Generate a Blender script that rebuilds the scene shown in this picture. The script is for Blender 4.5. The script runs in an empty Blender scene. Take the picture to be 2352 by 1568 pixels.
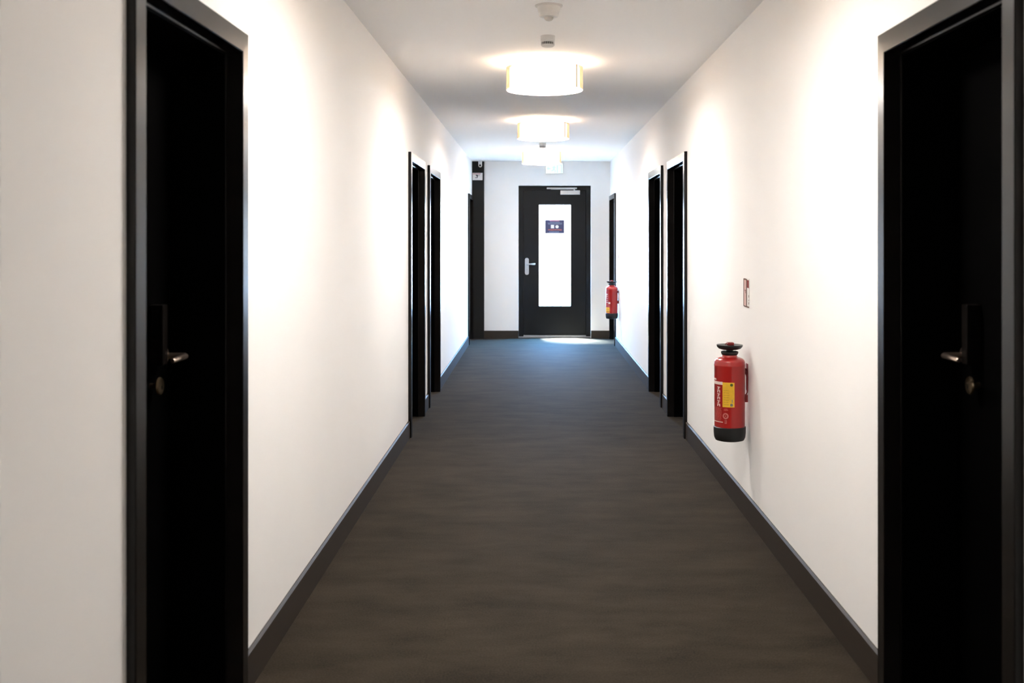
import bpy, bmesh, math, random
from mathutils import Vector, Matrix
random.seed(7)
scene = bpy.context.scene
COL = scene.collection
PI = math.pi

# ------------------------------------------------------------------ camera, sky, exposure
F = 2400.0                      # focal length in pixels of the 2352 px wide frame
VX, VY = 1229.0, 552.0          # vanishing point of the corridor
EYE = 1.44
cam_data = bpy.data.cameras.new('camera')
cam = bpy.data.objects.new('camera', cam_data)
COL.objects.link(cam)
cam.location = (0, 0, EYE)
cam.rotation_euler = (PI / 2, 0, 0)
cam_data.sensor_width = 36.0
cam_data.lens = F / 2352 * 36.0
cam_data.shift_x = -(VX - 1176) / 2352
cam_data.shift_y = -(784 - VY) / 2352
cam_data.clip_start = 0.02
cam_data.dof.use_dof = True
cam_data.dof.focus_distance = 7.0
cam_data.dof.aperture_fstop = 4.0
scene.camera = cam

world = bpy.data.worlds.new('sky')
scene.world = world
world.use_nodes = True
bg = world.node_tree.nodes['Background']
# bright hazy horizon, deeper blue and brighter towards the zenith
_wt = world.node_tree
_tc = _wt.nodes.new('ShaderNodeTexCoord')
_sep = _wt.nodes.new('ShaderNodeSeparateXYZ')
_wt.links.new(_tc.outputs['Generated'], _sep.inputs[0])
_ramp = _wt.nodes.new('ShaderNodeValToRGB')
_ramp.color_ramp.elements[0].position = 0.05
_ramp.color_ramp.elements[0].color = (0.10, 0.115, 0.14, 1)
_ramp.color_ramp.elements[1].position = 0.75
_ramp.color_ramp.elements[1].color = (0.15, 0.47, 1.0, 1)
_wt.links.new(_sep.outputs['Z'], _ramp.inputs['Fac'])
_wt.links.new(_ramp.outputs['Color'], bg.inputs['Color'])
bg.inputs['Strength'].default_value = 125.0

sun_data = bpy.data.lights.new('sun', 'SUN')
sun_data.energy = 380.0
sun_data.color = (0.72, 0.87, 1.0)
sun_data.angle = math.radians(22)
sun = bpy.data.objects.new('sun', sun_data)
COL.objects.link(sun)
sun_dir = Vector((0.20, -0.34, -1.0))
sun.rotation_euler = sun_dir.to_track_quat('-Z', 'Y').to_euler()

vs = scene.view_settings
vs.view_transform = 'Standard'
vs.look = 'None'
vs.exposure = 1.64
vs.gamma = 1.0
vs.use_curve_mapping = False
try:
    scene.cycles.max_bounces = 14
    scene.cycles.diffuse_bounces = 10
    scene.cycles.sample_clamp_indirect = 12.0
except Exception:
    pass

LAMP_SHADE = 9.5      # radiance of the lamps' inner sleeve
LAMP_DISC = 22.0      # radiance of the lamps' bottom diffuser
WARM = (1.0, 0.945, 0.89)

# ------------------------------------------------------------------ measures
WL, WR = 0.925, 1.105          # distance of the side walls from the eye line
H = 2.60                       # ceiling height
YE = 15.36                     # end wall
YB = -3.5                      # back of the corridor
ZO, ZI = 2.087, 2.022          # door frame outer / inner height
LEFT = [(2.363, 3.290), (7.62, 8.61), (8.98, 10.00), (14.38, 15.325)]
RIGHT = [(2.361, 3.304), (7.585, 8.60), (9.00, 10.01), (14.26, 15.29)]


def at(px, py, d):
    """place seen at a pixel at distance d down the corridor -> x, z"""
    return ((px - VX) * d / F, EYE - (py - VY) * d / F)


# ------------------------------------------------------------------ materials
def new_mat(name):
    m = bpy.data.materials.new(name)
    m.use_nodes = True
    nt = m.node_tree
    b = nt.nodes['Principled BSDF']
    return m, nt, b


def mat(name, col, rough=0.5, metal=0.0, noise=0.0, nscale=40, bump=0.0, bscale=200, spec=0.5,
        emit=None, estr=0.0, stretch=(1, 1, 1), sheen=0.0, coat=0.0):
    m, nt, b = new_mat(name)
    b.inputs['Base Color'].default_value = (*col, 1)
    b.inputs['Roughness'].default_value = rough
    b.inputs['Metallic'].default_value = metal
    b.inputs['Specular IOR Level'].default_value = spec
    b.inputs['Sheen Weight'].default_value = sheen
    b.inputs['Coat Weight'].default_value = coat
    if noise or bump:
        tc = nt.nodes.new('ShaderNodeTexCoord')
        mp = nt.nodes.new('ShaderNodeMapping')
        mp.inputs['Scale'].default_value = stretch
        nt.links.new(tc.outputs['Object'], mp.inputs['Vector'])
    if noise:
        n = nt.nodes.new('ShaderNodeTexNoise')
        n.inputs['Scale'].default_value = nscale
        n.inputs['Detail'].default_value = 4
        nt.links.new(mp.outputs['Vector'], n.inputs['Vector'])
        r = nt.nodes.new('ShaderNodeMix')
        r.data_type = 'RGBA'
        r.inputs['A'].default_value = (*[c * (1 - noise) for c in col], 1)
        r.inputs['B'].default_value = (*[min(1, c * (1 + noise)) for c in col], 1)
        nt.links.new(n.outputs['Fac'], r.inputs['Factor'])
        nt.links.new(r.outputs['Result'], b.inputs['Base Color'])
    if bump:
        n2 = nt.nodes.new('ShaderNodeTexNoise')
        n2.inputs['Scale'].default_value = bscale
        n2.inputs['Detail'].default_value = 3
        nt.links.new(mp.outputs['Vector'], n2.inputs['Vector'])
        bp = nt.nodes.new('ShaderNodeBump')
        bp.inputs['Strength'].default_value = bump
        bp.inputs['Distance'].default_value = 0.002
        nt.links.new(n2.outputs['Fac'], bp.inputs['Height'])
        nt.links.new(bp.outputs['Normal'], b.inputs['Normal'])
    if emit:
        b.inputs['Emission Color'].default_value = (*emit, 1)
        b.inputs['Emission Strength'].default_value = estr
    return m


M = {}
M['wall'] = mat('wall_paint', (0.87, 0.862, 0.85), 0.75, bump=0.25, bscale=260, noise=0.012, nscale=3, spec=0.3)
M['ceiling'] = mat('ceiling_paint', (0.92, 0.915, 0.905), 0.85, bump=0.1, bscale=300, spec=0.2)
M['frame'] = mat('frame_lacquer', (0.006, 0.005, 0.0045), 0.25, spec=0.25, noise=0.15, nscale=14, bump=0.06, bscale=500)
M['leaf'] = mat('black_leaf', (0.0008, 0.0007, 0.0007), 0.6, noise=0.3, nscale=8, spec=0.015, stretch=(8, 8, 0.6))
M['board'] = mat('baseboard_wood', (0.027, 0.018, 0.011), 0.55, spec=0.35, noise=0.25, nscale=12, stretch=(3, 0.6, 12))
M['panel'] = mat('dark_panel', (0.007, 0.0065, 0.006), 0.55, spec=0.25, noise=0.2, nscale=10, stretch=(6, 6, 0.5))
M['bronze'] = mat('brushed_nickel', (0.62, 0.50, 0.42), 0.28, metal=1.0, bump=0.05, bscale=400)
M['darkbronze'] = mat('aged_brass', (0.20, 0.15, 0.095), 0.35, metal=1.0, bump=0.05, bscale=300)
M['lock'] = mat('lock_housing', (0.004, 0.003, 0.0025), 0.4, spec=0.08, noise=0.2, nscale=30)
M['lockwin'] = mat('lock_window', (0.003, 0.003, 0.003), 0.2, noise=0.1)
M['steel'] = mat('grey_steel', (0.42, 0.43, 0.44), 0.42, metal=0.6, noise=0.06, nscale=30)
M['enddoor'] = mat('end_door_paint', (0.006, 0.006, 0.0065), 0.5, spec=0.18, noise=0.15, nscale=10)
M['white'] = mat('white_plastic', (0.72, 0.70, 0.67), 0.45, noise=0.02, nscale=20)
M['greyslot'] = mat('grey_slots', (0.16, 0.15, 0.14), 0.6, noise=0.2, nscale=60)
M['lens'] = mat('black_lens', (0.004, 0.004, 0.006), 0.12, noise=0.1)
M['sensor'] = mat('sensor_lens', (0.52, 0.50, 0.47), 0.3, noise=0.05)
M['red'] = mat('red_lacquer', (0.36, 0.013, 0.012), 0.28, noise=0.06, nscale=10, coat=0.4)
M['darkred'] = mat('dark_red_plastic', (0.20, 0.012, 0.012), 0.4, noise=0.08)
M['blackp'] = mat('black_plastic', (0.008, 0.008, 0.008), 0.45, noise=0.2, nscale=30)
M['yellow'] = mat('yellow_label', (0.72, 0.42, 0.02), 0.5, noise=0.15, nscale=60)
M['labelwhite'] = mat('print_white', (0.72, 0.60, 0.56), 0.5, noise=0.05)
M['labelpink'] = mat('print_pink', (0.55, 0.16, 0.14), 0.5, noise=0.1)
M['labelgreen'] = mat('print_green', (0.09, 0.13, 0.02), 0.5, noise=0.1)
M['labelgrey'] = mat('print_grey', (0.20, 0.19, 0.17), 0.5, noise=0.1)
M['signwhite'] = mat('sign_white', (0.78, 0.76, 0.74), 0.85, spec=0.08, noise=0.02)
M['signpink'] = mat('sign_pink', (0.66, 0.46, 0.42), 0.85, spec=0.08, noise=0.04)
M['signred'] = mat('sign_red', (0.24, 0.055, 0.05), 0.85, spec=0.08, noise=0.06)
M['signline'] = mat('sign_line', (0.16, 0.10, 0.085), 0.85, spec=0.08, noise=0.06)
M['signrose'] = mat('sign_rose', (0.62, 0.42, 0.43), 0.85, spec=0.08, noise=0.04)
M['signdark'] = mat('sign_dark', (0.06, 0.055, 0.065), 0.85, spec=0.08, noise=0.06)
M['navy'] = mat('notice_navy', (0.045, 0.050, 0.14), 0.5, noise=0.15, nscale=20)
M['noticepink'] = mat('notice_pink', (0.42, 0.15, 0.27), 0.5, noise=0.1)
M['noticeblue'] = mat('notice_blue', (0.20, 0.26, 0.42), 0.5, noise=0.15, nscale=60)
M['noticered'] = mat('notice_red', (0.60, 0.17, 0.15), 0.5, noise=0.15, nscale=60)
M['noticewhite'] = mat('notice_white', (0.92, 0.93, 0.95), 0.5, noise=0.02)
M['alu'] = mat('threshold_metal', (0.34, 0.34, 0.35), 0.45, metal=0.8, noise=0.1)
M['outside'] = mat('outside_paving', (0.06, 0.05, 0.042), 0.8, noise=0.1, nscale=3)
M['exit'] = mat('exit_panel', (0.3, 0.34, 0.32), 0.4, noise=0.02, emit=(0.84, 1.0, 0.92), estr=0.27)
M['exitfig'] = mat('exit_figure', (0.1, 0.3, 0.2), 0.4, noise=0.02, emit=(0.62, 1.0, 0.82), estr=0.30)
M['emit_disc'] = mat('lamp_diffuser', (0.9, 0.88, 0.84), 0.5, noise=0.01, emit=WARM, estr=LAMP_DISC)
M['emit_side'] = mat('lamp_sleeve', (0.9, 0.88, 0.84), 0.5, noise=0.01, emit=(1.0, 0.85, 0.68), estr=LAMP_SHADE)


def carpet_mat():
    m, nt, b = new_mat('carpet')
    tc = nt.nodes.new('ShaderNodeTexCoord')
    mp = nt.nodes.new('ShaderNodeMapping')
    mp.inputs['Scale'].default_value = (1.0, 2.2, 1)
    nt.links.new(tc.outputs['Object'], mp.inputs['Vector'])
    big = nt.nodes.new('ShaderNodeTexNoise')
    big.inputs['Scale'].default_value = 2.6
    big.inputs['Detail'].default_value = 6
    big.inputs['Roughness'].default_value = 0.65
    nt.links.new(mp.outputs['Vector'], big.inputs['Vector'])
    fine = nt.nodes.new('ShaderNodeTexNoise')
    fine.inputs['Scale'].default_value = 150
    fine.inputs['Detail'].default_value = 4
    nt.links.new(tc.outputs['Object'], fine.inputs['Vector'])
    mx = nt.nodes.new('ShaderNodeMix')
    mx.data_type = 'FLOAT'
    mx.inputs['Factor'].default_value = 0.5
    nt.links.new(big.outputs['Fac'], mx.inputs['A'])
    nt.links.new(fine.outputs['Fac'], mx.inputs['B'])
    ramp = nt.nodes.new('ShaderNodeValToRGB')
    ramp.color_ramp.elements[0].position = 0.32
    ramp.color_ramp.elements[0].color = (0.014, 0.0105, 0.0072, 1)
    ramp.color_ramp.elements[1].position = 0.70
    ramp.color_ramp.elements[1].color = (0.056, 0.043, 0.030, 1)
    nt.links.new(mx.outputs['Result'], ramp.inputs['Fac'])
    nt.links.new(ramp.outputs['Color'], b.inputs['Base Color'])
    b.inputs['Roughness'].default_value = 0.75
    b.inputs['Specular IOR Level'].default_value = 0.012
    b.inputs['Sheen Weight'].default_value = 0.04
    b.inputs['Sheen Roughness'].default_value = 0.45
    bp = nt.nodes.new('ShaderNodeBump')
    bp.inputs['Strength'].default_value = 0.5
    bp.inputs['Distance'].default_value = 0.004
    nt.links.new(mx.outputs['Result'], bp.inputs['Height'])
    nt.links.new(bp.outputs['Normal'], b.inputs['Normal'])
    return m


M['carpet'] = carpet_mat()


def gauze_mat():
    """thin woven gauze: brown threads with open mesh between them"""
    m, nt, b = new_mat('shade_gauze')
    b.inputs['Base Color'].default_value = (0.50, 0.33, 0.22, 1)
    b.inputs['Roughness'].default_value = 0.6
    tr = nt.nodes.new('ShaderNodeBsdfTransparent')
    mix = nt.nodes.new('ShaderNodeMixShader')
    w = nt.nodes.new('ShaderNodeTexNoise')
    w.inputs['Scale'].default_value = 700
    tc = nt.nodes.new('ShaderNodeTexCoord')
    nt.links.new(tc.outputs['Object'], w.inputs['Vector'])
    mr = nt.nodes.new('ShaderNodeMapRange')
    mr.inputs['To Min'].default_value = 0.72
    mr.inputs['To Max'].default_value = 0.82
    nt.links.new(w.outputs['Fac'], mr.inputs['Value'])
    nt.links.new(mr.outputs['Result'], mix.inputs['Fac'])
    out = nt.nodes['Material Output']
    nt.links.new(tr.outputs[0], mix.inputs[1])
    nt.links.new(b.outputs[0], mix.inputs[2])
    nt.links.new(mix.outputs[0], out.inputs['Surface'])
    return m


def glass_mat():
    m, nt, b = new_mat('window_glass')
    tr = nt.nodes.new('ShaderNodeBsdfTransparent')
    tr.inputs['Color'].default_value = (0.93, 0.97, 0.98, 1)
    gl = nt.nodes.new('ShaderNodeBsdfGlossy')
    gl.inputs['Roughness'].default_value = 0.03
    mix = nt.nodes.new('ShaderNodeMixShader')
    mix.inputs['Fac'].default_value = 0.08
    nt.links.new(tr.outputs[0], mix.inputs[1])
    nt.links.new(gl.outputs[0], mix.inputs[2])
    nt.links.new(mix.outputs[0], nt.nodes['Material Output'].inputs['Surface'])
    nt.nodes.remove(b)
    return m


M['gauze'] = gauze_mat()
M['glass'] = glass_mat()


# ------------------------------------------------------------------ mesh helpers
def box(bm, x0, x1, y0, y1, z0, z1):
    x0, x1 = min(x0, x1), max(x0, x1)
    y0, y1 = min(y0, y1), max(y0, y1)
    z0, z1 = min(z0, z1), max(z0, z1)
    v = [bm.verts.new(p) for p in ((x0, y0, z0), (x1, y0, z0), (x1, y1, z0), (x0, y1, z0),
                                   (x0, y0, z1), (x1, y0, z1), (x1, y1, z1), (x0, y1, z1))]
    for f in ((3, 2, 1, 0), (4, 5, 6, 7), (0, 1, 5, 4), (1, 2, 6, 5), (2, 3, 7, 6), (3, 0, 4, 7)):
        bm.faces.new([v[i] for i in f])


def boxes(*bs):
    bm = bmesh.new()
    for b in bs:
        box(bm, *b)
    return bm


def lathe(bm, prof, c=(0, 0, 0), axis='z', n=48, closed=False, flip=1):
    """prof: list of (r, h); revolve round an axis through c"""
    rings = []
    for r, h in prof:
        ring = []
        for i in range(n):
            a = 2 * PI * i / n
            u, w = r * math.cos(a), r * math.sin(a)
            if axis == 'z':
                p = (c[0] + u, c[1] + w, c[2] + h)
            elif axis == 'x':
                p = (c[0] + h * flip, c[1] + u, c[2] + w)
            else:
                p = (c[0] + u, c[1] + h * flip, c[2] + w)
            ring.append(bm.verts.new(p))
        rings.append(ring)
    for a, b in zip(rings, rings[1:]):
        for i in range(n):
            bm.faces.new((a[i], a[(i + 1) % n], b[(i + 1) % n], b[i]))
    if closed:
        for i in range(n):
            a, b = rings[-1], rings[0]
            bm.faces.new((a[i], a[(i + 1) % n], b[(i + 1) % n], b[i]))
    else:
        bm.faces.new(list(reversed(rings[0])))
        bm.faces.new(rings[-1])
    return bm


def tube(bm, pts, r, n=12):
    pts = [Vector(p) for p in pts]
    rings = []
    for i, p in enumerate(pts):
        if i == 0:
            t = pts[1] - p
        elif i == len(pts) - 1:
            t = p - pts[i - 1]
        else:
            t = (pts[i + 1] - p).normalized() + (p - pts[i - 1]).normalized()
        t.normalize()
        up = Vector((0, 0, 1)) if abs(t.z) < 0.9 else Vector((0, 1, 0))
        a = t.cross(up).normalized()
        b = t.cross(a).normalized()
        rr = r[i] if isinstance(r, (list, tuple)) else r
        rings.append([bm.verts.new(p + a * rr * math.cos(2 * PI * k / n) + b * rr * math.sin(2 * PI * k / n)) for k in range(n)])
    for q, w in zip(rings, rings[1:]):
        for k in range(n):
            bm.faces.new((q[k], q[(k + 1) % n], w[(k + 1) % n], w[k]))
    bm.faces.new(list(reversed(rings[0])))
    bm.faces.new(rings[-1])
    return bm


def extrude_poly(bm, pts, f, thick):
    """pts 2D polygon, f maps (u, v, depth) to 3D"""
    a = [bm.verts.new(f(u, v, 0)) for u, v in pts]
    b = [bm.verts.new(f(u, v, thick)) for u, v in pts]
    bm.faces.new(a)
    bm.faces.new(list(reversed(b)))
    n = len(pts)
    for i in range(n):
        bm.faces.new((a[i], b[i], b[(i + 1) % n], a[(i + 1) % n]))
    return bm


def disc_pts(cu, cv, r, n=28):
    return [(cu + r * math.cos(2 * PI * i / n), cv + r * math.sin(2 * PI * i / n)) for i in range(n)]


def obj(name, bm, m, parent=None, smooth=False, bevel=0.0, segs=2):
    bmesh.ops.recalc_face_normals(bm, faces=bm.faces[:])
    me = bpy.data.meshes.new(name)
    bm.to_mesh(me)
    bm.free()
    o = bpy.data.objects.new(name, me)
    COL.objects.link(o)
    me.materials.append(m)
    if smooth:
        for p in me.polygons:
            p.use_smooth = True
        mod = o.modifiers.new('edges', 'EDGE_SPLIT')
        mod.split_angle = math.radians(35)
    if bevel:
        b = o.modifiers.new('bevel', 'BEVEL')
        b.width = bevel
        b.segments = segs
        b.limit_method = 'ANGLE'
    if parent:
        o.parent = parent
        o.matrix_parent_inverse = Matrix.Translation(-world_loc(parent))
    return o


def world_loc(o):
    # empties carry the only offsets (no rotations until all parts are in place)
    v = Vector(o.location)
    p = o.parent
    if p:
        v = o.matrix_parent_inverse @ v
        v = world_loc(p) + v
    return v


def tag(o, label=None, cat=None, group=None, kind=None):
    if label:
        o['label'] = label
    if cat:
        o['category'] = cat
    if group:
        o['group'] = group
    if kind:
        o['kind'] = kind
    return o


def thing(name, loc, label, cat, group=None, kind=None):
    o = bpy.data.objects.new(name, None)
    o.empty_display_size = 0.1
    COL.objects.link(o)
    o.location = loc
    return tag(o, label, cat, group, kind)


def struct(name, bm, m, label, cat, **kw):
    return tag(obj(name, bm, m, **kw), label, cat, kind='structure')


# ------------------------------------------------------------------ the shell
XLB = -1.55                    # left side of the wider lobby behind the camera
YJ = 1.806                     # the corner where the left wall steps back
TH = 0.28                      # wall thickness at the door niches
struct('floor', boxes((XLB - 0.05, WR + 0.35, YB - 0.05, YE + 0.165, -0.08, 0.0)), M['carpet'],
       'dark grey brown carpet running the length of the corridor', 'floor')
struct('ceiling', boxes((XLB - 0.05, WR + 0.35, YB - 0.05, YE + 0.30, H, H + 0.08)), M['ceiling'],
       'plain white ceiling above the corridor', 'ceiling')


def side_wall(s, wx, doors, y_start):
    bm = bmesh.new()
    y = y_start
    xa, xb = s * wx, s * (wx + TH)
    for (a, b) in doors:
        box(bm, xa, xb, y, a + 0.03, 0, H)
        box(bm, xa, xb, a + 0.03, b - 0.03, ZO - 0.03, H)
        y = b - 0.03
    box(bm, xa, xb, y, YE, 0, H)
    bmesh.ops.remove_doubles(bm, verts=bm.verts[:], dist=1e-5)
    return bm


struct('wall_left', side_wall(-1, WL, LEFT, YJ), M['wall'], 'white side wall on the left with four dark doorways', 'wall')
struct('wall_right', side_wall(1, WR, RIGHT, YB), M['wall'], 'white side wall on the right with the fire extinguishers', 'wall')
struct('wall_lobby', boxes((XLB - 0.05, XLB, YB, YJ + 0.05, 0, H), (XLB, -WL - TH, YJ, YJ + 0.05, 0, H)), M['wall'],
       'white wall stepping back at the far left edge', 'wall')
struct('wall_back', boxes((XLB - 0.05, WR + TH, YB - 0.05, YB, 0, H)), M['wall'], 'white wall closing the lobby', 'wall')

# end wall with the opening of the exit door
EX0, EZ1 = at(1190.7, 425.5, YE)
EX1, _ = at(1357.5, 0, YE)
YD = YE + 0.13                  # face of the exit door's frame
struct('wall_end', boxes((-WL - TH, EX0, YE, YE + 0.30, 0, H), (EX1, WR + TH, YE, YE + 0.30, 0, H), (EX0, EX1, YE, YE + 0.30, EZ1, H)),
       M['wall'], 'white end wall around the glazed exit door', 'wall')


# baseboards
def baseboard(bm, s, wx, y0, y1, t=0.0125, h0=0.117, h1=0.124):
    prof = [(0, 0), (t, 0), (t, h0), (t * 0.3, h1), (0, h1)]
    a = [bm.verts.new((s * (wx - p), y0, z)) for p, z in prof]
    b = [bm.verts.new((s * (wx - p), y1, z)) for p, z in prof]
    n = len(prof)
    bm.faces.new(a)
    bm.faces.new(list(reversed(b)))
    for i in range(n):
        bm.faces.new((a[i], a[(i + 1) % n], b[(i + 1) % n], b[i]))


for s, wx, doors, ys, nm in ((-1, WL, LEFT, YJ, 'left'), (1, WR, RIGHT, YB, 'right')):
    bm = bmesh.new()
    y = ys
    for (a, b) in doors:
        baseboard(bm, s, wx, y, a)
        y = b
    if YE - y > 0.06:
        baseboard(bm, s, wx, y, YE)
    struct('baseboard_' + nm, bm, M['board'], 'dark brown baseboard along the %s wall' % nm, 'baseboard')
PX0, _ = at(1083, 0, 15.33)
PX1, _ = at(1112, 0, 15.33)
bm = boxes((PX1, EX0, YE - 0.0125, YE, 0, 0.115), (EX1, WR, YE - 0.0125, YE, 0, 0.115))
struct('baseboard_end', bm, M['board'], 'dark brown baseboard on both sides of the exit door', 'baseboard', bevel=0.002)
struct('trim_1', boxes((-WL, PX1, 15.33, YE, 0, H)), M['panel'],
       'tall dark panel in the far left corner beside the exit door', 'panel', bevel=0.003)


# ------------------------------------------------------------------ dark doorways in the side walls
def frame_bm(s, wx, y0, y1):
    w = 0.062
    yi0, yi1, zi = y0 + w, y1 - w, ZO - 0.065
    # (o = outwards from the opening, p = towards the corridor from the wall plane)
    prof = [(w, 0.0), (w, 0.020), (w - 0.002, 0.0225), (0.0025, 0.0235), (0.0, 0.021), (0.0, -0.026), (-0.002, -0.027),
            (-0.0045, -0.028), (-0.0055, -0.030), (0.026, -0.030), (0.026, 0.0)]
    bm = bmesh.new()
    k = 0.065 / w
    rings = []
    for st in range(4):
        ring = []
        for o, p in prof:
            if st == 0:
                q = (yi0 - o, 0.0)
            elif st == 1:
                q = (yi0 - o, zi + o * k)
            elif st == 2:
                q = (yi1 + o, zi + o * k)
            else:
                q = (yi1 + o, 0.0)
            ring.append(bm.verts.new((s * (wx - p), q[0], q[1])))
        rings.append(ring)
    n = len(prof)
    for a, b in zip(rings, rings[1:]):
        for i in range(n):
            bm.faces.new((a[i], a[(i + 1) % n], b[(i + 1) % n], b[i]))
    bm.faces.new(rings[0])
    bm.faces.new(list(reversed(rings[-1])))
    return bm


def side_door(idx, s, wx, y0, y1, label):
    root = thing('door_%d' % idx, (s * (wx + 0.1), (y0 + y1) / 2, 0), label, 'door', kind='structure')
    obj('door_frame', frame_bm(s, wx, y0, y1), M['frame'], root)
    xl = wx + 0.2                                  # face of the leaf
    ya, yb, o_ = y0 + 0.062, y1 - 0.062, 0.0125
    obj('door_lining', boxes((s * (wx + 0.0295), s * (xl + 0.006), ya - 0.026, ya + o_, 0, ZI + 0.026),
                             (s * (wx + 0.0295), s * (xl + 0.006), yb - o_, yb + 0.026, 0, ZI + 0.026),
                             (s * (wx + 0.0295), s * (xl + 0.006), ya + o_, yb - o_, ZI - o_, ZI + 0.026)), M['leaf'], root, bevel=0.0015)
    leaf = obj('door_leaf', boxes((s * xl, s * (xl + 0.045), y0 + 0.045, y1 - 0.045, 0.006, ZI - 0.008)), M['leaf'], root)
    yc = y1 - 0.19
    # lock housing with its reader window on the narrow side
    hx0, hx1 = xl - 0.043, xl
    case = obj('lock_case', boxes((s * hx0, s * hx1, yc - 0.060, yc - 0.020, 1.075, 1.252)), M['lock'], root, bevel=0.004, segs=3)
    obj('reader_window', boxes((s * (hx0 + 0.010), s * (hx1 - 0.012), yc - 0.0620, yc - 0.0595, 1.15, 1.237)), M['lockwin'], case)
    # lever handle: boss, neck, grip pointing back along the wall
    zh = 1.098
    handle = obj('door_handle', lathe(bmesh.new(), [(0.026, 0.0), (0.026, 0.026), (0.0225, 0.031), (0.012, 0.032)], (s * xl, yc, zh), 'x', 40, flip=-s),
                 M['bronze'], root, smooth=True)
    bm = bmesh.new()
    xe = xl - 0.092
    tube(bm, [(s * (xl - 0.03), yc, zh), (s * (xe + 0.020), yc, zh), (s * (xe + 0.006), yc - 0.003, zh), (s * xe, yc - 0.014, zh),
              (s * xe, yc - 0.120, zh - 0.001), (s * xe, yc - 0.124, zh - 0.001)], [0.009, 0.009, 0.009, 0.0088, 0.0078, 0.006], 16)
    obj('lever', bm, M['bronze'], handle, smooth=True)
    # turning knob of the cylinder lock
    yk, zk = yc - 0.045, 1.014
    knob = obj('lock_knob', lathe(bmesh.new(), [(0.009, 0.0), (0.009, 0.022), (0.0255, 0.024), (0.0265, 0.027), (0.0245, 0.032), (0.010, 0.034)],
                                  (s * xl, yk, zk), 'x', 40, flip=-s), M['darkbronze'], root, smooth=True)
    obj('keyhole', boxes((s * (xl - 0.034), s * (xl - 0.0355), yk - 0.0015, yk + 0.0015, zk - 0.009, zk + 0.002)), M['blackp'], knob)
    return root


side_door(1, -1, WL, *LEFT[0], 'nearest dark door on the left wall, with a metal lever handle')
side_door(2, -1, WL, *LEFT[1], 'black doorway on the left wall, nearer one of the middle pair')
side_door(3, -1, WL, *LEFT[2], 'black doorway on the left wall, farther one of the middle pair')
side_door(4, -1, WL, *LEFT[3], 'dark doorway at the far end of the left wall, beside the tall dark panel')
side_door(5, 1, WR, *RIGHT[0], 'nearest dark door on the right wall, with a metal lever handle')
side_door(6, 1, WR, *RIGHT[1], 'black doorway on the right wall, nearer one of the middle pair')
side_door(7, 1, WR, *RIGHT[2], 'black doorway on the right wall, farther one of the middle pair')
side_door(8, 1, WR, *RIGHT[3], 'dark doorway at the far end of the right wall behind the small extinguisher')

# ------------------------------------------------------------------ exit door at the end
door = thing('door_9', ((EX0 + EX1) / 2, YD, 0), 'dark exit door with a tall bright glass strip at the end of the corridor', 'door', kind='structure')
LX0, _ = at(1202.5, 0, YD)
LX1, _ = at(1346, 0, YD)
LZ1 = at(0, 437, YD)[1]
obj('door_frame', boxes((EX0, LX0, YD, YD + 0.09, 0, EZ1), (LX1, EX1, YD, YD + 0.09, 0, EZ1), (LX0, LX1, YD, YD + 0.09, LZ1, EZ1)),
    M['enddoor'], door, bevel=0.002)
GX0, GZ1 = at(1238.2, 470.5, YD + 0.012)
GX1, GZ0 = at(1310.8, 702.5, YD + 0.012)
g = 0.004
ly0, ly1 = YD + 0.012, YD + 0.068
leaf = obj('door_leaf', boxes((LX0 + g, GX0, ly0, ly1, 0.045, LZ1 - g), (GX1, LX1 - g, ly0, ly1, 0.045, LZ1 - g),
                             (GX0, GX1, ly0, ly1, 0.045, GZ0), (GX0, GX1, ly0, ly1, GZ1, LZ1 - g)), M['enddoor'], door)
obj('door_leaf_rebate', boxes((LX0, LX1, ly1, YD + 0.088, 0.005, 0.02), (LX0, LX0 + 0.02, ly1, YD + 0.088, 0, LZ1), (LX1 - 0.02, LX1, ly1, YD + 0.088, 0, LZ1),
                             (LX0, LX1, ly1, YD + 0.088, LZ1 - 0.02, LZ1), (LX0, LX1, ly1, YD + 0.088, 0.0, 0.06)), M['blackp'], door)
obj('glass_pane', boxes((GX0 - 0.006, GX1 + 0.006, ly0 + 0.022, ly0 + 0.030, GZ0 - 0.006, GZ1 + 0.006)), M['glass'], leaf)
# glazing bead
bw = 0.010
obj('glazing_bead', boxes((GX0 - bw, GX0 + 0.001, ly0 - 0.005, ly0, GZ0 - bw, GZ1 + bw), (GX1 - 0.001, GX1 + bw, ly0 - 0.005, ly0, GZ0 - bw, GZ1 + bw),
                         (GX0, GX1, ly0 - 0.005, ly0, GZ0 - bw, GZ0), (GX0, GX1, ly0 - 0.005, ly0, GZ1, GZ1 + bw)), M['enddoor'], leaf, bevel=0.001)
obj('threshold', boxes((EX0, EX1, YD - 0.02, YD + 0.09, 0.0, 0.018), (LX0, LX1, YD + 0.003, YD + 0.08, 0.018, 0.034)), M['alu'], door, bevel=0.003)
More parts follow.
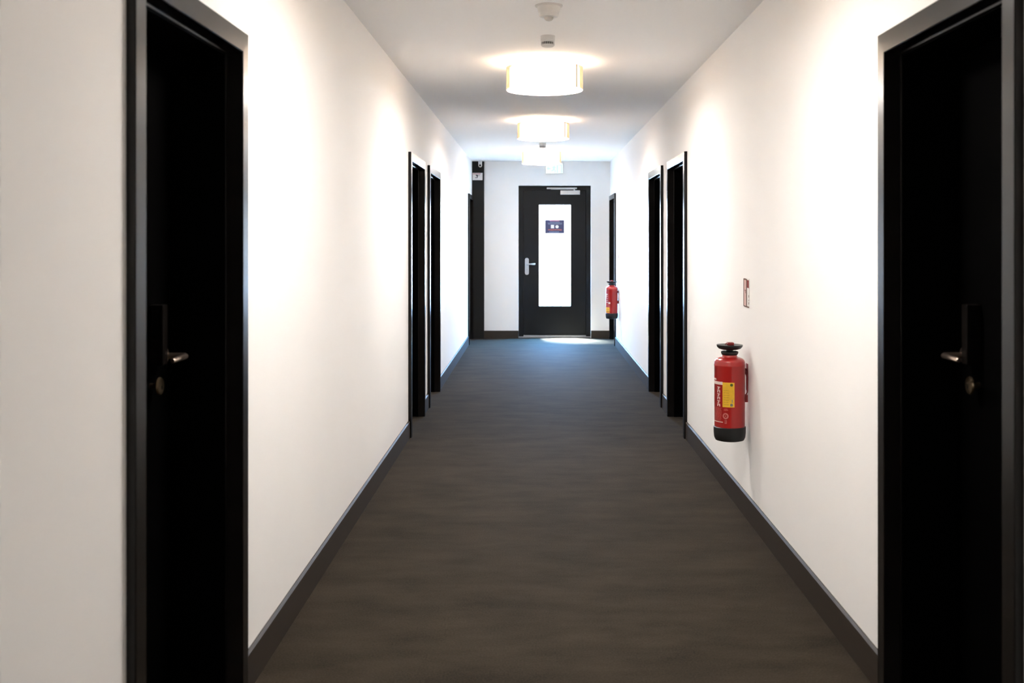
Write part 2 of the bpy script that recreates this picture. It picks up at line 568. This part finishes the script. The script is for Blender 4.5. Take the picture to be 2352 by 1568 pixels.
# handle with its long plate
hx, hz0 = at(1210.2, 631, ly0)
_, hz1 = at(0, 592, ly0)
hw = 0.0295
bm = bmesh.new()
pts = [(hx + hw * math.cos(a), hz1 - hw + hw * math.sin(a)) for a in [PI * i / 12 for i in range(13)]] + \
      [(hx + hw * math.cos(a), hz0 + hw + hw * math.sin(a)) for a in [PI + PI * i / 12 for i in range(13)]]
extrude_poly(bm, pts, lambda u, v, t: (u, ly0 - t, v), 0.012)
hp = obj('handle_plate', bm, M['steel'], door, bevel=0.002)
lx1, lz = at(1229.3, 606.5, ly0 - 0.05)
bm = bmesh.new()
tube(bm, [(hx, ly0 - 0.01, lz), (hx, ly0 - 0.045, lz), (hx + 0.012, ly0 - 0.055, lz), (hx + 0.05, ly0 - 0.056, lz), (lx1 - 0.01, ly0 - 0.056, lz + 0.001), (lx1, ly0 - 0.054, lz + 0.001)],
     [0.010, 0.010, 0.011, 0.010, 0.0145, 0.011], 16)
obj('lever', bm, M['steel'], hp, smooth=True)
bm = bmesh.new()
lathe(bm, [(0.0085, 0), (0.0085, 0.004)], (hx, ly0 - 0.012, hz0 + 0.075), 'y', 24, flip=-1)
obj('lock_cylinder', bm, M['alu'], hp)
# door closer
cx0, cz1 = at(1287.2, 437, ly0 - 0.05)
cx1, cz0 = at(1332.3, 446.8, ly0 - 0.05)
cl = obj('door_closer', boxes((cx0, cx1, ly0 - 0.055, ly0, cz0, cz1)), M['steel'], door, bevel=0.005, segs=3)
rx0, rz1 = at(1256, 430.5, YD - 0.02)
rx1, rz0 = at(1325, 434, YD - 0.02)
obj('slide_rail', boxes((rx0, rx1, YD - 0.022, YD, rz0, rz1)), M['steel'], cl, bevel=0.003)
ax, az = (cx0 + cx1) / 2 + 0.06, (cz1 + rz0) / 2
bm = bmesh.new()
box(bm, ax - 0.012, ax + 0.012, ly0 - 0.04, ly0 - 0.02, cz1 - 0.002, rz0 + 0.002)
tube(bm, [(ax, ly0 - 0.03, rz0 - 0.004), (rx0 + 0.06, YD - 0.016, rz0 - 0.002)], 0.006, 8)
obj('closer_arm', bm, M['steel'], cl)

# notice stuck on the glass
ny = ly0 + 0.0225
nx0, nz1 = at(1251.8, 505, ny)
nx1, nz0 = at(1296.5, 536, ny)
nw, nh = nx1 - nx0, nz1 - nz0


def nmap(y):
    return lambda u, v, t: (nx0 + u * nw, y - t, nz0 + v * nh)


notice = tag(obj('door_notice', boxes((nx0, nx1, ny - 0.002, ny, nz0, nz1)), M['navy']),
             'small navy notice with a white square and circle stuck on the exit door glass', 'sign')


def nrect(bm, u0, u1, v0, v1):
    extrude_poly(bm, [(u0, v0), (u1, v0), (u1, v1), (u0, v1)], nmap(ny - 0.002), 0.0008)


bm = bmesh.new()
nrect(bm, 0.24, 0.74, 0.90, 0.995)
obj('heading_bar', bm, M['noticepink'], notice)
bm = bmesh.new()
u = 0.26
for v0, v1, ua, ub in ((0.815, 0.86, 0.26, 0.76), (0.745, 0.79, 0.14, 0.87), (0.67, 0.715, 0.16, 0.87), (0.09, 0.145, 0.22, 0.72), (0.02, 0.06, 0.12, 0.84)):
    u = ua
    while u < ub:
        w = random.uniform(0.04, 0.11)
        nrect(bm, u, min(ub, u + w), v0, v1)
        u += w + 0.014
obj('small_print', bm, M['noticeblue'], notice)
bm = bmesh.new()
nrect(bm, 0.30, 0.47, 0.38, 0.64)
extrude_poly(bm, [(0.62 + 0.085 * math.cos(2 * PI * i / 28), 0.50 + 0.085 * nw / nh * math.sin(2 * PI * i / 28)) for i in range(28)], nmap(ny - 0.002), 0.0008)
obj('white_shapes', bm, M['noticewhite'], notice)
bm = bmesh.new()
u = 0.16
while u < 0.84:
    w = random.uniform(0.025, 0.05)
    nrect(bm, u, u + w, 0.215 + random.uniform(0, 0.03), 0.30 + random.uniform(0, 0.03))
    u += w + 0.012
nrect(bm, 0.16, 0.84, 0.235, 0.262)
obj('red_print', bm, M['noticered'], notice)

# daylight comes in through the glass: portal for the sky outside it
pd = bpy.data.lights.new('sky_portal', 'AREA')
pd.shape = 'RECTANGLE'
pd.size = GX1 - GX0 + 0.1
pd.size_y = GZ1 - GZ0 + 0.1
pd.cycles.is_portal = True
po = bpy.data.objects.new('sky_portal', pd)
COL.objects.link(po)
po.location = ((GX0 + GX1) / 2, YE + 0.36, (GZ0 + GZ1) / 2)
po.rotation_euler = (-PI / 2, 0, 0)
struct('ground', boxes((-14, 14, YE + 0.32, 45, -0.16, -0.06)), M['outside'], 'pale paving outside behind the exit door glass', 'ground')

# ------------------------------------------------------------------ ceiling lamps
def lamp(x, y, label):
    root = thing('ceiling_lamp', (x, y, H), label, 'lamp', 'drum lamps along the ceiling')
    zt, zb, R = H - 0.034, H - 0.182, 0.25
    bm = bmesh.new()
    lathe(bm, [(R, zb), (R, zt), (R - 0.0015, zt), (R - 0.0015, zb)], (x, y, 0), 'z', 96, closed=True)
    # overlapping seam of the fabric
    sh = obj('lamp_shade', bm, M['gauze'], root, smooth=True)
    a0 = math.radians(-37)
    bm = bmesh.new()
    for r_ in (R + 0.0008,):
        vs_ = []
        for k in range(3):
            a = a0 + k * 0.020
            vs_.append((bm.verts.new((x + r_ * math.cos(a), y + r_ * math.sin(a), zb)), bm.verts.new((x + r_ * math.cos(a), y + r_ * math.sin(a), zt))))
        for q, w in zip(vs_, vs_[1:]):
            bm.faces.new((q[0], w[0], w[1], q[1]))
    obj('shade_seam', bm, M['darkseam'], sh)
    bm = bmesh.new()
    lathe(bm, [(0.229, zb + 0.011), (0.229, zt - 0.004), (0.2275, zt - 0.004), (0.2275, zb + 0.011)], (x, y, 0), 'z', 96, closed=True)
    obj('light_sleeve', bm, M['emit_side'], root, smooth=True)
    bm = bmesh.new()
    lathe(bm, [(R - 0.003, zb + 0.001), (R - 0.003, zb + 0.004)], (x, y, 0), 'z', 96)
    obj('diffuser', bm, M['emit_disc'], root, smooth=True)
    bm = bmesh.new()
    lathe(bm, [(R - 0.004, zb + 0.006), (R - 0.004, zb + 0.009)], (x, y, 0), 'z', 64)
    obj('upward_light_stop', bm, M['white'], root)  # hidden plate added to keep the diffuser's upward light off the ceiling
    bm = bmesh.new()
    lathe(bm, [(0.06, H - 0.02), (0.06, H)], (x, y, 0), 'z', 32)
    for k in range(3):
        a = k * 2 * PI / 3 + 0.3
        tube(bm, [(x, y, H - 0.022), (x + (R - 0.003) * math.cos(a), y + (R - 0.003) * math.sin(a), zt - 0.004)], 0.003, 6)
    obj('ceiling_mount', bm, M['white'], root)
    return root


M['darkseam'] = mat('shade_seam', (0.30, 0.17, 0.10), 0.6, noise=0.1)
lamp(-0.2, -1.2, 'added drum ceiling lamp, unseen behind the camera, brightening the near walls')  # added lamp out of view, lifts the light on the near walls
lamp(0.060, 3.55, 'round drum ceiling lamp above the corridor just beyond the top edge of the photo')
lamp(0.0625, 6.82, 'largest of the three drum ceiling lamps, nearest to the camera')
lamp(0.080, 10.09, 'middle one of the three round drum ceiling lamps')
lamp(0.083, 13.35, 'smallest looking drum ceiling lamp, farthest away in front of the exit sign')


# ------------------------------------------------------------------ detectors on the ceiling
def smoke_detector(x, y, label):
    root = thing('smoke_detector', (x, y, H), label, 'smoke detector', 'smoke detectors on the ceiling')
    bm = bmesh.new()
    lathe(bm, [(0.041, 0), (0.041, -0.026), (0.0385, -0.029), (0.0385, -0.036)], (x, y, H), 'z', 48)
    obj('detector_base', bm, M['white'], root, smooth=True)
    bm = bmesh.new()
    lathe(bm, [(0.033, -0.034), (0.033, -0.050)], (x, y, H), 'z', 48)
    obj('detector_grille', bm, M['greyslot'], root, smooth=True)
    bm = bmesh.new()
    for k in range(20):
        a = 2 * PI * k / 20
        c, s_ = math.cos(a), math.sin(a)
        box(bm, x + 0.0365 * c - 0.0015, x + 0.0365 * c + 0.0015, y + 0.0365 * s_ - 0.0015, y + 0.0365 * s_ + 0.0015, H - 0.051, H - 0.034)
    obj('grille_ribs', bm, M['white'], root)
    bm = bmesh.new()
    lathe(bm, [(0.0385, -0.050), (0.038, -0.056), (0.030, -0.062), (0.012, -0.066)], (x, y, H), 'z', 48)
    obj('detector_cap', bm, M['white'], root, smooth=True)
    return root


smoke_detector(0.072, 5.93, 'small white cylindrical smoke detector in front of the nearest drum lamp')
smoke_detector(0.090, 12.45, 'small white smoke detector between the two farther drum lamps')

root = thing('motion_sensor', (0.068, 5.16, H), 'round white motion sensor on the ceiling, at the top edge of the photo', 'sensor')
sx, sy = 0.068, 5.16
bm = bmesh.new()
lathe(bm, [(0.068, 0), (0.068, -0.005), (0.058, -0.009), (0.050, -0.040)], (sx, sy, H), 'z', 56)
obj('sensor_base', bm, M['white'], root, smooth=True)
bm = bmesh.new()
lathe(bm, [(0.050, -0.040), (0.0495, -0.050), (0.044, -0.057), (0.030, -0.060)], (sx, sy, H), 'z', 56)
obj('sensor_ring', bm, M['white'], root, smooth=True)
bm = bmesh.new()
lathe(bm, [(0.024, -0.059), (0.022, -0.068), (0.015, -0.075), (0.006, -0.078)], (sx, sy, H), 'z', 40)
obj('sensor_lens', bm, M['sensor'], root, smooth=True)

# ------------------------------------------------------------------ camera, sign and exit light at the end
cxx, _ = at(1103.0, 0, 15.25)
root = thing('security_camera', (cxx, 15.25, H), 'small white security camera hanging from the ceiling above the dark panel', 'camera')
bm = bmesh.new()
r = 0.0265
zc = at(0, 379.6, 15.22)[1]
lathe(bm, [(r * 0.3, zc - r * 0.98), (r * 0.7, zc - r * 0.72), (r * 0.94, zc - r * 0.34), (r, zc), (r, H)], (cxx, 15.25, 0), 'z', 32)
body = obj('camera_body', bm, M['white'], root, smooth=True)
bm = bmesh.new()
lathe(bm, [(0.0155, 0), (0.0155, 0.012), (0.010, 0.016)], (cxx, 15.25 - r + 0.006, zc), 'y', 28, flip=-1)
obj('camera_lens', bm, M['lens'], root, smooth=True)

sy0 = 15.33
sx0, sz1 = at(1085.3, 397, sy0)
sx1, sz0 = at(1108.3, 413.6, sy0)
sw, sh_ = sx1 - sx0, sz1 - sz0
sign = tag(obj('surveillance_sign', boxes((sx0, sx1, sy0 - 0.003, sy0, sz0, sz1)), M['signwhite'], bevel=0.0006),
           'small white video surveillance sign on the tall dark panel', 'sign')


def smap(u, v, t):
    return (sx0 + u * sw, sy0 - 0.003 - t, sz0 + v * sh_)


bm = bmesh.new()
extrude_poly(bm, [(0.03, 0.78), (0.80, 0.78), (0.80, 0.97), (0.03, 0.97)], smap, 0.0006)
obj('heading_bar', bm, M['signrose'], sign)
bm = bmesh.new()
for p in ([(0.30, 0.68), (0.34, 0.76), (0.54, 0.72), (0.58, 0.60), (0.52, 0.50), (0.40, 0.56)],
          [(0.62, 0.60), (0.64, 0.72), (0.70, 0.70), (0.67, 0.58)],
          [(0.45, 0.56), (0.53, 0.53), (0.48, 0.28), (0.39, 0.28)],
          [(0.28, 0.28), (0.28, 0.40), (0.36, 0.42), (0.36, 0.28)]):
    extrude_poly(bm, p, smap, 0.0006)
obj('camera_pictogram', bm, M['signdark'], sign)

ey = YE
ex0, ez1 = at(1254, 376, ey - 0.04)
ex1, ez0 = at(1293, 398, ey - 0.04)
root = thing('exit_sign', ((ex0 + ex1) / 2, ey, ez0), 'glowing pale green exit sign above the exit door', 'exit sign')
obj('sign_housing', boxes((ex0 - 0.004, ex1 + 0.004, ey - 0.035, ey, ez0 - 0.003, ez1 + 0.02)), M['white'], root, bevel=0.003)
obj('sign_panel', boxes((ex0, ex1, ey - 0.040, ey - 0.0345, ez0, ez1)), M['exit'], root)
ew, eh = ex1 - ex0, ez1 - ez0


def emap(u, v, t):
    return (ex0 + u * ew, ey - 0.040 - t, ez0 + v * eh)


bm = bmesh.new()
for p in (disc_pts(0.0, 0.0, 1.0, 14),):
    extrude_poly(bm, [(0.505 + 0.035 * a, 0.82 + 0.06 * b) for a, b in p], emap, 0.001)
for p in ([(0.44, 0.72), (0.52, 0.74), (0.50, 0.42), (0.42, 0.44)],
          [(0.43, 0.46), (0.50, 0.46), (0.58, 0.28), (0.55, 0.10), (0.50, 0.10), (0.52, 0.28)],
          [(0.42, 0.46), (0.48, 0.42), (0.42, 0.24), (0.30, 0.22), (0.30, 0.29), (0.38, 0.31)],
          [(0.50, 0.72), (0.60, 0.58), (0.58, 0.54), (0.48, 0.64)],
          [(0.44, 0.72), (0.34, 0.60), (0.37, 0.56), (0.46, 0.64)]):
    extrude_poly(bm, p, emap, 0.001)
obj('running_figure', bm, M['exitfig'], root)
bm = bmesh.new()
extrude_poly(bm, [(0.64, 0.08), (0.70, 0.08), (0.70, 0.84), (0.88, 0.84), (0.88, 0.08), (0.93, 0.08), (0.93, 0.92), (0.64, 0.92)], emap, 0.001)
obj('doorway_symbol', bm, M['exitfig'], root)
bm = bmesh.new()
extrude_poly(bm, [(0.05, 0.50), (0.15, 0.68), (0.15, 0.56), (0.26, 0.56), (0.26, 0.44), (0.15, 0.44), (0.15, 0.32)], emap, 0.001)
obj('arrow_symbol', bm, M['exitfig'], root)


# ------------------------------------------------------------------ signs on the right wall
def wall_sign(y0, y1, z0, z1, label):
    """y1 is the far edge; drawn on the right wall"""
    w, h = y1 - y0, z1 - z0
    o = tag(obj('fire_equipment_sign', boxes((WR - 0.003, WR, y0, y1, z0, z1)), M['signwhite'], bevel=0.0006), label, 'sign',
            'red and white signs above the extinguishers')

    def f(u, v, t):          # u runs from the far edge to the near edge
        return (WR - 0.003 - t, y1 - u * w, z0 + v * h)

    def rects(m, name, rs):
        bm = bmesh.new()
        for (u0, u1, v0, v1) in rs:
            extrude_poly(bm, [(u0, v0), (u1, v0), (u1, v1), (u0, v1)], f, 0.0006)
        obj(name, bm, m, o)
    rects(M['signpink'], 'pink_field', [(0.12, 0.50, 0.05, 0.95)])
    rects(M['signline'], 'border_line', [(0.0, 0.10, 0.02, 0.98), (0.10, 0.5, 0.94, 0.99), (0.5, 0.64, 0.02, 0.98), (0.1, 1.0, 0.0, 0.045),
                                        (0.92, 0.98, 0.12, 0.20), (0.92, 0.98, 0.24, 0.28), (0.92, 0.98, 0.36, 0.44)])
    rects(M['signred'], 'red_field', [(0.64, 0.98, 0.68, 0.95)])
    rects(M['signred'], 'small_symbol', [(0.24, 0.46, 0.56, 0.60), (0.36, 0.46, 0.48, 0.56)])
    return o


wall_sign(5.382, 5.525, 1.092, 1.242, 'red and white fire sign on the right wall above the near extinguisher')
wall_sign(13.74, 13.90, 1.10, 1.25, 'small fire sign on the right wall above the far extinguisher')
o = tag(obj('escape_plan', boxes((WR - 0.012, WR, 13.68, 13.90, 1.56, 1.82)), M['signwhite'], bevel=0.002),
        'thin white framed plan high on the right wall near the far doorway', 'sign')
obj('plan_sheet', boxes((WR - 0.0128, WR - 0.0115, 13.70, 13.88, 1.58, 1.80)), M['sensor'], o)


# ------------------------------------------------------------------ fire extinguishers
def extinguisher(x, y, near, label):
    root = thing('fire_extinguisher', (x, y, 0.407), label, 'fire extinguisher', 'red fire extinguishers on the right wall')
    va = math.atan2(-y, -x)       # direction towards the front of the label
    c = (x, y, 0)
    bm = bmesh.new()
    lathe(bm, [(0.078, 0.44), (0.0785, 0.79), (0.0798, 0.7935), (0.0798, 0.7995), (0.0785, 0.803), (0.078, 0.814), (0.074, 0.823), (0.064, 0.831),
               (0.050, 0.836), (0.041, 0.8385), (0.038, 0.843), (0.038, 0.850)], c, 'z', 72)
    body = obj('cylinder_body', bm, M['red'], root, smooth=True)
    bm = bmesh.new()
    lathe(bm, [(0.052, 0.412), (0.060, 0.407), (0.073, 0.4105), (0.0795, 0.425), (0.0822, 0.450), (0.0826, 0.478), (0.0785, 0.481)], c, 'z', 72)
    obj('base_cap', bm, M['blackp'], root, smooth=True)
    bm = bmesh.new()
    lathe(bm, [(0.036, 0.8455), (0.041, 0.852), (0.0445, 0.858), (0.0445, 0.865), (0.038, 0.868), (0.017, 0.868), (0.016, 0.876)], c, 'z', 48)
    obj('neck_collar', bm, M['blackp'], root, smooth=True)
    # winged press cap
    bm = bmesh.new()
    lathe(bm, [(0.016, 0.874), (0.040, 0.876), (0.056, 0.881), (0.065, 0.890), (0.0675, 0.900), (0.064, 0.901), (0.045, 0.898), (0.020, 0.898)], c, 'z', 56)
    obj('press_cap', bm, M['blackp'], root, smooth=True)
    bm = bmesh.new()
    box(bm, x - 0.014, x + 0.020, y - 0.02, y + 0.02, 0.898, 0.913)
    obj('push_button', bm, M['darkred'], root, bevel=0.004, segs=3)
    bm = bmesh.new()
    tube(bm, [(x - 0.012, y - 0.012, 0.906), (x - 0.022, y - 0.014, 0.909), (x - 0.028, y - 0.014, 0.905), (x - 0.022, y - 0.014, 0.902)], 0.0022, 8)
    obj('safety_pin', bm, M['darkred'], root)
    # carrying handle between the body and the wall
    bm = bmesh.new()
    hr = 0.0775
    hy = y - 0.004
    tube(bm, [(x + hr - 0.004, hy, 0.770), (x + hr + 0.004, hy, 0.764), (x + hr + 0.0065, hy, 0.748), (x + hr + 0.0125, hy, 0.735), (x + hr + 0.0125, hy, 0.655),
              (x + hr + 0.006, hy, 0.643), (x + hr - 0.004, hy, 0.636)], [0.004, 0.004, 0.004, 0.0035, 0.0035, 0.004, 0.004], 10)
    box(bm, x + hr - 0.004, x + hr + 0.014, hy - 0.010, hy + 0.010, 0.605, 0.643)
    obj('carrying_handle', bm, M['darkred'], root, smooth=True)
    bm = boxes((x + 0.065, WR, y + 0.022, y + 0.036, 0.745, 0.775), (WR - 0.004, WR, y + 0.010, y + 0.05, 0.66, 0.80))
    obj('wall_bracket', bm, M['darkred'], root, bevel=0.001)

    def patch(bm, a0, a1, z0, z1, r=0.0790):
        """angles in degrees as seen from the front, negative to the left"""
        n = max(2, int(abs(a1 - a0) / 4))
        vv = []
        for i in range(n + 1):
            a = va + math.radians(a0 + (a1 - a0) * i / n)
            vv.append([bm.verts.new((x + rr * math.cos(a), y + rr * math.sin(a), z)) for rr, z in ((r, z0), (r, z1), (r - 0.0006, z1), (r - 0.0006, z0))])
        for p, q in zip(vv, vv[1:]):
            for k in range(4):
                bm.faces.new((p[k], q[k], q[(k + 1) % 4], p[(k + 1) % 4]))
        bm.faces.new(vv[0])
        bm.faces.new(list(reversed(vv[-1])))
        return bm

    def disc(bm, a, z, r0, r1=0.0, r=0.0796):
        n = 20
        if r1 == 0:
            vs_ = []
            for i in range(n):
                t = 2 * PI * i / n
                aa = va + math.radians(a) + r0 * math.cos(t) / r
                vs_.append(bm.verts.new((x + r * math.cos(aa), y + r * math.sin(aa), z + r0 * math.sin(t))))
            bm.faces.new(vs_)
        else:
            A, B = [], []
            for i in range(n):
                t = 2 * PI * i / n
                for L, q in ((A, r0), (B, r1)):
                    aa = va + math.radians(a) + q * math.cos(t) / r
                    L.append(bm.verts.new((x + r * math.cos(aa), y + r * math.sin(aa), z + q * math.sin(t))))
            for i in range(n):
                bm.faces.new((A[i], A[(i + 1) % n], B[(i + 1) % n], B[i]))

    rnd = random.Random(3)
    if near:
        lab = obj('yellow_label', patch(bmesh.new(), -27, 18, 0.588, 0.714, 0.0792), M['yellow'], body)
        bm = bmesh.new()
        disc(bm, 7, 0.702, 0.0075)
        obj('green_seal', bm, M['labelgreen'], lab)
        bm = bmesh.new()
        disc(bm, 7, 0.600, 0.0075)
        patch(bm, 8, 11, 0.612, 0.628, 0.0796)
        obj('grey_seal', bm, M['labelgrey'], lab)
        bm = bmesh.new()
        for q in range(7):
            z = 0.600 + q * 0.012
            a = -22
            while a < -4:
                w = rnd.uniform(2, 5)
                patch(bm, a, a + w, z, z + 0.0022, 0.0795)
                a += w + 1.5
        obj('label_print', bm, M['labelyel'], lab)
        bm = bmesh.new()
        patch(bm, -88, -27, 0.701, 0.716)
        obj('white_band', bm, M['labelwhite'], body)
        obj('white_line', patch(bmesh.new(), -88, -26, 0.508, 0.512), M['labelwhite'], body)
        bm = bmesh.new()
        for q in range(6):            # tall letters running down the body
            z = 0.688 - q * 0.0175
            patch(bm, -52, -38, z - 0.0025, z + 0.0015)
            if q % 2:
                patch(bm, -52, -48, z - 0.011, z)
                patch(bm, -42, -38, z - 0.011, z)
            else:
                patch(bm, -47, -43, z - 0.011, z)
                patch(bm, -52, -42, z - 0.0125, z - 0.010)
        obj('white_mark', patch(bmesh.new(), -80, -60, 0.722, 0.730), M['labelwhite'], body)
        obj('big_lettering', bm, M['labelwhite'], body)
        bm = bmesh.new()
        for q in range(11):
            z = 0.580 - q * 0.0065
            a = -76
            while a < -34:
                w = rnd.uniform(3, 9)
                patch(bm, a, min(-32, a + w), z, z + 0.0016)
                a += w + 2
        obj('small_print', bm, M['labelpink'], body)
        bm = bmesh.new()
        patch(bm, -22, -6, 0.572, 0.5745)
        patch(bm, -20, -8, 0.578, 0.5795)
        disc(bm, -15, 0.543, 0.0155, 0.0085)
        disc(bm, -15, 0.543, 0.0032)
        patch(bm, -19, -11, 0.504, 0.507)
        patch(bm, -18, -16, 0.507, 0.524)
        patch(bm, -13, -11, 0.507, 0.524)
        obj('round_emblem', bm, M['labelpink'], body)
    else:
        lab = obj('yellow_label', patch(bmesh.new(), -80, -22, 0.490, 0.560, 0.0792), M['yellow'], body)
        bm = bmesh.new()
        for q in range(3):
            patch(bm, -62 + q * 14, -54 + q * 14, 0.500, 0.515, 0.0797)
            patch(bm, -66 + q * 14, -60 + q * 14, 0.530, 0.540, 0.0797)
        obj('label_print', bm, M['signred'], lab)
        bm = bmesh.new()
        patch(bm, -70, -42, 0.722, 0.738)
        obj('white_mark', patch(bmesh.new(), -34, -14, 0.605, 0.628), M['labelwhite'], body)
        for q in range(4):
            patch(bm, -60, -40, 0.700 - q * 0.026, 0.708 - q * 0.026)
        obj('white_band', bm, M['labelwhite'], body)
        bm = bmesh.new()
        for q in range(7):
            patch(bm, -32 - (q % 2) * 4, -14, 0.582 - q * 0.012, 0.586 - q * 0.012)
        obj('small_print', bm, M['labelpink'], body)
    return root


M['labelyel'] = mat('label_print_brown', (0.38, 0.20, 0.02), 0.5, noise=0.1)
extinguisher(1.0075, 5.41, True, 'large near red fire extinguisher with a yellow label, on the right wall')
extinguisher(1.0130, 13.80, False, 'distant red fire extinguisher in front of the far right doorway')
